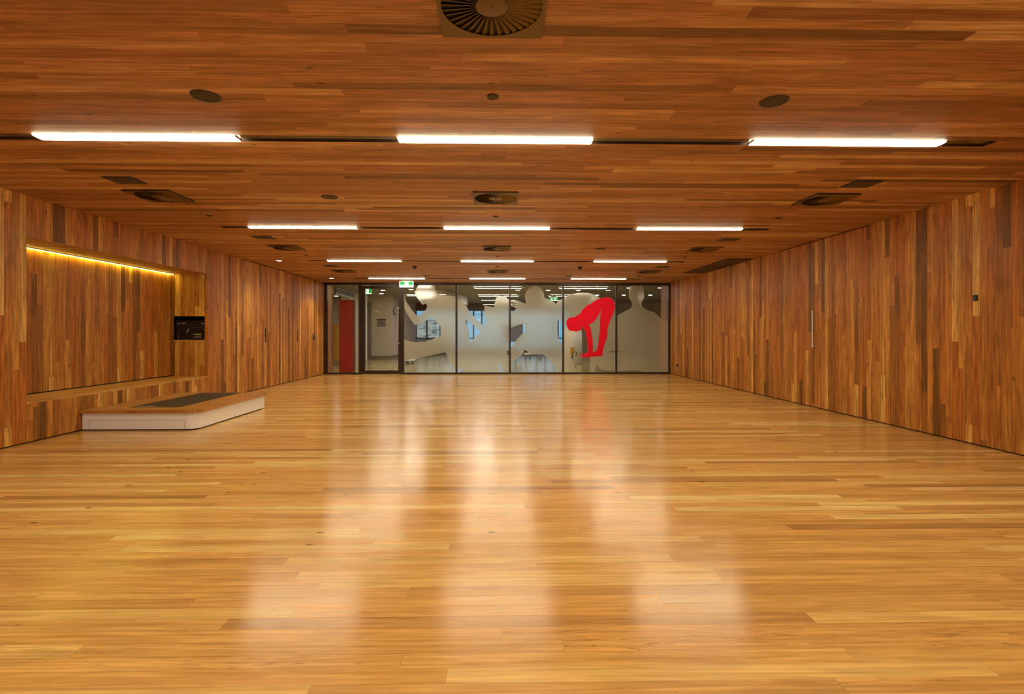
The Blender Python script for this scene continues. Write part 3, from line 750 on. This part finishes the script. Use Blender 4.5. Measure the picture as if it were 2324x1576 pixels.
b.box(x0, x1, yy, yy+.002, zt-.0025, zt); b.box(x0-.0025, x0, yy, yy+.002, .017, zt); b.box(x1, x1+.0025, yy, yy+.002, .017, zt)
b.build('drawer_seam', M['grille'], bs)
b = MB(); b.prism(rl([(-4.72, 6.76), (-4.10, 6.74), (-4.07, 6.80), (-4.09, 8.40), (-4.70, 8.40)]), .254, .2555); mt = b.build('floor_mat', M['rubber'], None)
mt.location = (ox, oy, 0); tag(mt, 'dark rectangular mat lying on the timber top of the low platform', 'mat')
b = MB()
for i in range(9):
    w_ = .008+.01*((i*7) % 3); b.box(-4.655-ox+i*.024, -4.655-ox+i*.024+w_, 6.83-oy, 6.85-oy+.012*(i % 2), .2555, .2562)
b.build('printed_lettering', M['white'], mt)

# ------------------------------------------------------------------ lobby beyond the glass
LH = 2.95
g = MB(); g.box(-10, 9, YF+.05, 30.2, -.1, -.001); struct(g.build('floor_lobby', M['lobby_floor']))
g = MB(); g.box(-10, 9, YF+.1, 30.2, LH, LH+.1); struct(g.build('ceiling_lobby', M['lobby_ceil']))
g = MB(); g.box(-10, 9, YF+.05, YF+.15, H, LH+.05); struct(g.build('wall_lobby_header', M['plaster']))
g = MB(); g.box(XL-T, XL, YF+.045, 16.25, 0, LH); g.box(XR, XR+T, YF+.045, 16.3, 0, LH); struct(g.build('wall_lobby_returns', M['wall_x']), 'timber board wall ends beyond the glass')
g = MB(); g.box(-10, XL-T, YF+.05, YF+.15, 0, LH); g.box(XR+T, 9, YF+.05, YF+.15, 0, LH); struct(g.build('wall_lobby_near', M['plaster']))
g = MB(); g.box(-10.1, -10, YF, 30, 0, LH); g.box(9, 9.1, YF, 30, 0, LH); struct(g.build('wall_lobby_side', M['plaster']))
# pale corridor wall seen through the door
g = MB(); g.box(-6.1, -5.0, 24.5, 24.6, 0, LH); struct(g.build('wall_corridor', M['plaster']), 'pale corridor wall beyond the glass door')
g = MB(); g.add([(-5.0, 24.5, 0), (-4.72, 30, 0), (-4.72, 30, LH), (-5.0, 24.5, LH), (-5.1, 24.6, 0), (-5.1, 30, 0), (-5.1, 30, LH), (-5.1, 24.6, LH)], [(0, 1, 2, 3), (4, 7, 6, 5), (1, 5, 6, 2), (0, 3, 7, 4), (3, 2, 6, 7)]); struct(g.build('wall_corridor_side', M['plaster_pink']))
g = MB(); g.box(-6.1, -4.99, 24.485, 24.5, 0, .17); struct(g.build('baseboard_corridor', M['skirting']))
g = MB(); g.add([(-4.995, 24.49, 0), (-4.71, 30, 0), (-4.71, 30, .17), (-4.995, 24.49, .17)], [(0, 1, 2, 3)]); struct(g.build('baseboard_corridor_side', M['skirting']))
g = MB(); g.box(-6.42, -6.1, 21.5, 30, 0, LH, fm=[0, 0, 1, 0, 0, 0]); struct(g.build('wall_corridor_left', [M['plaster'], M['pale']]))
g = MB(); g.box(-10, -6.42, 27, 27.1, 0, LH); struct(g.build('wall_lobby_left_back', M['plaster']))
r = empty('corridor_door', (-6.0, 24.44, 0), 'greenish door leaf at the left end of the corridor beyond the glass door', 'door')
b = MB(); b.box(-.09, .09, -.04, .03, 0, 2.66); b.build('door_frame', M['frame_grey'], r)
b = MB(); b.box(-.07, .07, -.05, -.04, .02, 2.6); b.build('door_leaf', M['skirting'], r)
g = MB(); g.box(-6.02, -5.845, 23.2, 23.4, 0, LH); struct(g.build('wall_corridor_end', M['pale']))
p = px_on_y(865.5, 733, 24.48)
r = empty('wall_notice', (p.x, 24.48, p.z), 'small grey notice board on the corridor wall beyond the glass door', 'notice')
b = MB(); b.box(-.2, .2, 0, .02, -.17, .13); b.build('board', M['screen_grey'], r)
b = MB(); b.box(-.205, .205, -.01, .02, .13, .165); b.build('board_rail', M['matblack'], r)
b = MB()
for i in range(7): b.box(-.15+.07*(i % 4), -.12+.07*(i % 4)+.01*(i % 3), -.004, 0, -.1+.06*(i//2 % 4), -.085+.06*(i//2 % 4))
b.build('print', M['matblack'], r)
p = px_on_y(895.5, 706, 25.03)
r = empty('wall_clock', (p.x+.005, 25.03, p.z), 'round wall clock on the pinkish wall beyond the glass door', 'clock')
b = MB(); b.lathe([(0, 0), (.19, 0), (.19, .03), (.165, .035), (.165, .02), (0, .02)], seg=32); q = b.build('clock_case', M['brown_bulk'], r, smooth=True); q.rotation_euler = (0, PI/2, -.05)
b = MB(); b.lathe([(0, .021), (.16, .021)], seg=32); q2 = b.build('clock_face', M['pale'], q)
b = MB(); b.box(-.006, .006, 0, .11, .023, .026); b.box(0, .07, -.006, .006, .023, .026); b.build('clock_hands', M['black'], q)
p = px_on_y(839, 658, 19.0)
exit_sign((p.x-.11, 19.0, LH-.12), .36, .19, 'plain', 'green running figure exit sign seen through the top of the glass door', .12)
p = px_on_y(1256.5, 675, 24.0)
exit_sign((p.x, 24.0, p.z), .40, .155, 'arrow', 'green exit sign with a left arrow far beyond the middle pane', LH-p.z)
# red free-standing panel
p0, p1 = px_on_y(769.5, 758, 16.35).x, px_on_y(803, 758, 16.35).x
r = empty('red_partition', ((p0+p1)/2, 16.35, 0), 'tall red partition standing behind the narrow left pane', 'partition')
b = MB(); hw = (p1-p0)/2; b.box(-hw, hw, 0, .12, 0, 2.25); b.build('red_board', M['red_panel'], r, bevel=.004)
b = MB(); b.box(hw, hw+.03, .02, .1, 0, 2.25); b.build('edge_strip', M['brown_bulk'], r)
# curved yellow timber booth
r = empty('curved_booth', (-5.93, 19.9, 0), 'curved yellow timber booth screen behind the red panel', 'booth')
b = MB(); vs = []; fs = []; n = 28
for i in range(n+1):
    a = PI+PI*i/n
    zt = 1.46-.09*math.sin(a)
    for rad in (.52, .48):
        vs += [(rad*math.cos(a), rad*math.sin(a), .2), (rad*math.cos(a), rad*math.sin(a), zt)]
for i in range(n):
    k = i*4; fs += [(k, k+4, k+5, k+1), (k+2, k+3, k+7, k+6), (k+1, k+5, k+7, k+3), (k, k+2, k+6, k+4)]
fs += [(0, 1, 3, 2), (n*4, n*4+2, n*4+3, n*4+1)]
b.add(vs, fs); b.build('curved_screen', M['yellow_ply'], r, smooth=True)
b = MB(); b.box(-.4, .4, -.02, .3, 0, .45); b.build('bench_seat', M['pale'], r)
# far bulkhead, columns, windows
g = MB(); g.box(-10, 9, 30, 30.2, 2.52, LH+.1); g.box(-10, 9, 30, 30.2, 0, .32); struct(g.build('wall_far', M['brown_bulk']), 'brown bulkhead over the distant windows')
g = MB(); g.box(4.3, 9, 29.9, 30, 0, LH); struct(g.build('wall_far_right', M['plaster']))
g = MB()
for x in (-4.72, -4.1, -3.35, -2.6, -2.02, -1.42, -.95, -.2, .35, 1.0, 1.6, 2.2, 2.7, 3.2, 3.45, 3.75, 4.2): g.box(x-.04, x+.04, 30.0, 30.12, .32, 2.52)
g.box(-4.72, 4.3, 30.0, 30.12, .9, .96)
struct(g.build('window_7', M['frame_grey']), 'distant row of tall windows')
g = MB(); g.box(-4.72, 4.3, 30.05, 30.06, .32, 2.52); struct(g.build('window_8', M['glass']))
r = empty('rippled_facade', (-4.2, 34, 0), 'pale rippled cladding outside, seen behind the boxer silhouette', 'building')
b = MB(); b.box(-2.2, 1.05, 0, .5, .95, 2.15); b.build('cladding', M['facade'], r); b = MB(); b.box(-2.2, 1.0, .1, .4, -.1, .95); b.build('facade_base', M['frame_grey'], r)
g = MB(); g.box(-30, 30, 30.2, 41, -.2, -.1); struct(g.build('ground', M['pale'])); 
g = MB(); g.box(-18, 14, 40, 41, -.1, 9); struct(g.build('wall_outside', M['blue_wall']), 'blue glazed building wall outside the distant windows')
r = empty('lobby_column', (-1.65, 26.4, 0), 'grey column between the distant windows', 'column')
b = MB(); b.box(-.07, .07, -.07, .07, 0, LH); b.build('shaft', M['frame_grey'], r)
r = empty('pale_bulkhead', (-1.9, 22, LH-.006), 'white sloping bulkhead under the lobby ceiling', 'bulkhead')
b = MB(); b.add([(-.35, -1.2, 0), (.45, 3, 0), (.45, 3, -.38), (-.1, -1.2, -.42), (-.75, -1.2, 0), (-.2, 3, 0), (-.2, 3, -.38), (-.75, -1.2, -.42)],
    [(0, 1, 2, 3), (4, 7, 6, 5), (0, 3, 7, 4), (1, 5, 6, 2), (3, 2, 6, 7), (0, 4, 5, 1)]); b.build('bulkhead_box', M['pale'], r)
# curtain panel beside the middle pane, white rounded column behind the red figure
r = empty('dark_blind', (.0, 28.5, 0), 'dark slatted blind beyond the middle pane', 'blind')
b = MB()
b.box(.26, 1.35, 0, .03, .75, 1.75); b.build('blind_slats', M['brown_bulk'], r)
p0, p1 = px_on_y(1293, 800, 19).x, px_on_y(1336, 800, 19).x
r = empty('round_plinth', ((p0+p1)/2, 20.5, 0), 'white rounded plinth standing behind the red figure', 'plinth')
b = MB(); b.lathe([(0, 0), (.30, 0), (.34, .08), (.34, 1.25), (.28, 1.38), (0, 1.42)], seg=40); b.build('pod_body', M['pale'], r, smooth=True)
# low white bench
def bench(name, px0, px1, py, Y, label, hgt=.07):
    a = px_on_y(px0, py, Y); c_ = px_on_y(px1, py, Y)
    r = empty(name, ((a.x+c_.x)/2, Y, 0), label, 'bench'); hw = (c_.x-a.x)/2
    b = MB(); b.box(-hw, hw, 0, .5, a.z-hgt, a.z); b.build('bench_top', M['pale'], r, bevel=.01)
    for s_ in (-1, 1):
        b = MB(); b.box(s_*(hw-.05)-.03, s_*(hw-.05)+.03, .1, .4, 0, a.z-hgt); b.build('leg', M['frame_grey'], r)
bench('low_bench', 1190, 1206, 802, 25, 'low white bench beyond the middle pane, left one')
bench('low_bench', 1222, 1231, 802, 25, 'low white bench beyond the middle pane, right one')
bench('low_bench', 919, 938, 817, 20.5, 'low white bench behind the bottom of the boxer pane', .05)
# lobby lights
def lobby_light(name, x, y, w_, d_, label, group, lm='lobby_lamp'):
    r = empty(name, (x, y, LH), label, 'ceiling light', group)
    if name == 'lobby_downlight':
        b = MB(); b.lathe([(0, -.002), (w_/2, -.002), (w_/2, -.008), (0, -.008)], seg=24); b.build('lens', M['lobby_lamp'], r)
        b = MB(); b.lathe([(w_/2, 0), (w_/2+.015, 0), (w_/2+.015, -.006), (w_/2, -.009)], seg=24); b.build('rim', M['pale'], r)
    else:
        b = MB(); b.box(-w_/2, w_/2, -d_/2, d_/2, -.02, -.001); b.build('lens', M[lm], r)
        b = MB(); b.box(-w_/2-.01, w_/2+.01, -d_/2-.01, -d_/2, -.024, 0); b.box(-w_/2-.01, w_/2+.01, d_/2, d_/2+.01, -.024, 0); b.build('rim', M['frame_grey'], r)
def on_lc(px, py):
    dy = PPY-py; z = (LH-EYE)*F_PX/dy; s, c_ = math.sin(yaw), math.cos(yaw)
    u = (px-PPX)/F_PX; t = z; return (u*t*c_+s*t, t*c_-u*t*s)
for px, py, lb in ((869, 659, 'nearer one seen through the door'), (865.5, 666.5, 'farther one seen through the door'), (1175.5, 658.5, 'left of the pointed cap silhouette'), (1244, 659, 'right of the pointed cap silhouette'),
        (1312.5, 659.2, 'above the rounded back silhouette'), (1380, 659.5, 'above the red figure'), (1415.5, 670, 'left of the standing silhouette head'), (1476, 670, 'right of the standing silhouette head'), (1355, 670, 'behind the rounded back silhouette edge'), (1428, 653.5, 'small, left of the head in the right pane'), (1498.5, 653.5, 'small, by the right wall'), (933, 656.8, 'left of the boxer head'), (768, 666.5, 'behind the narrow left pane, upper'), (763, 672, 'behind the narrow left pane, middle'), (763.5, 684, 'behind the narrow left pane, lowest')):
    x, y = on_lc(px, py); y = min(y, 29); lobby_light('lobby_downlight', x, y, .17, 0, 'round lit downlight in the lobby ceiling, '+lb, 'lobby downlights')
for px0, px1, py, lb in ((1078, 1183, 653.5, 'long one nearest, above the two fighters'), (1088, 1176, 671.5, 'long one farther, above the two fighters'), (1271, 1377, 654, 'long one above the rounded back'), (1247, 1286, 672, 'short one above the arrow sign'), (925, 942, 670.5, 'short one left of the boxer head'), ):
    a = on_lc(px0, py); c_ = on_lc(px1, py); lobby_light('lobby_strip_light', (a[0]+c_[0])/2, (a[1]+c_[1])/2, c_[0]-a[0], .16, 'lit strip light in the lobby ceiling, '+lb, 'lobby strip lights')

for x, y, w_ in ((-3.2, 17.0, 1.5), (-.9, 17.0, 1.5), (1.4, 17.0, 1.5), (-3.2, 18.4, 1.5), (-.9, 18.4, 1.5)):
    lobby_light('lobby_strip_light', x, y, w_, .26, 'fill strip light added just behind the glass wall, hidden above its head', 'added fill lights near the glass', 'near_lamp')  # extra strips out of view, added to brighten the frosted film from behind
for x, y, w_, lb in ((-3.15, 22, .7, 'behind the boxer head'), (-2.35, 26, .8, 'behind the boxer shoulder'), (-8, 22, 1.5, 'far to the left, hidden by the timber wall')):
    lobby_light('lobby_strip_light', x, y, w_, .25, 'fill strip light added in the lobby ceiling '+lb, 'lobby strip lights')  # extra strips hidden by film and wall, added to brighten the lobby
p = px_on_y(1298.5, 806, 19); q = px_on_y(1298.5, 789, 19)
r = empty('exercise_stand', (p.x, 19, 0), 'small yellow item with black hoops beside the white plinth behind the red figure', 'gym equipment')
b = MB(); b.box(-.07, .07, -.07, .07, p.z, q.z); b.build('yellow_block', M['yellow_ply'], r, bevel=.01)
b = MB(); b.box(-.02, .02, -.02, .02, 0, p.z); b.box(-.12, .12, -.12, .12, 0, .03); b.build('stand', M['black'], r)
for sx in (-1, 1):
    b = MB(); pr = [(sx*.10+sx*.07*math.cos(k*PI/8-PI/2), 0, p.z+.04+.08*math.sin(k*PI/8-PI/2)) for k in range(9)]
    for a, c_ in zip(pr, pr[1:]): b.tube(a, c_, .014, 8)
    b.build('hoop', M['black'], r)
r = empty('glazed_bulkhead', (-6.02, 20.7, 2.68), 'grey glazed bulkhead with white edges above the red partition', 'bulkhead')
b = MB(); b.box(-.03, .02, -1.25, 1.2, 0, .265); b.build('grey_panel', M['frame_grey'], r)
for z in (-.02, .2):
    b = MB(); b.box(-.03, .035, -1.25, 1.2, z, z+.03); b.build('white_edge', M['pale'], r)
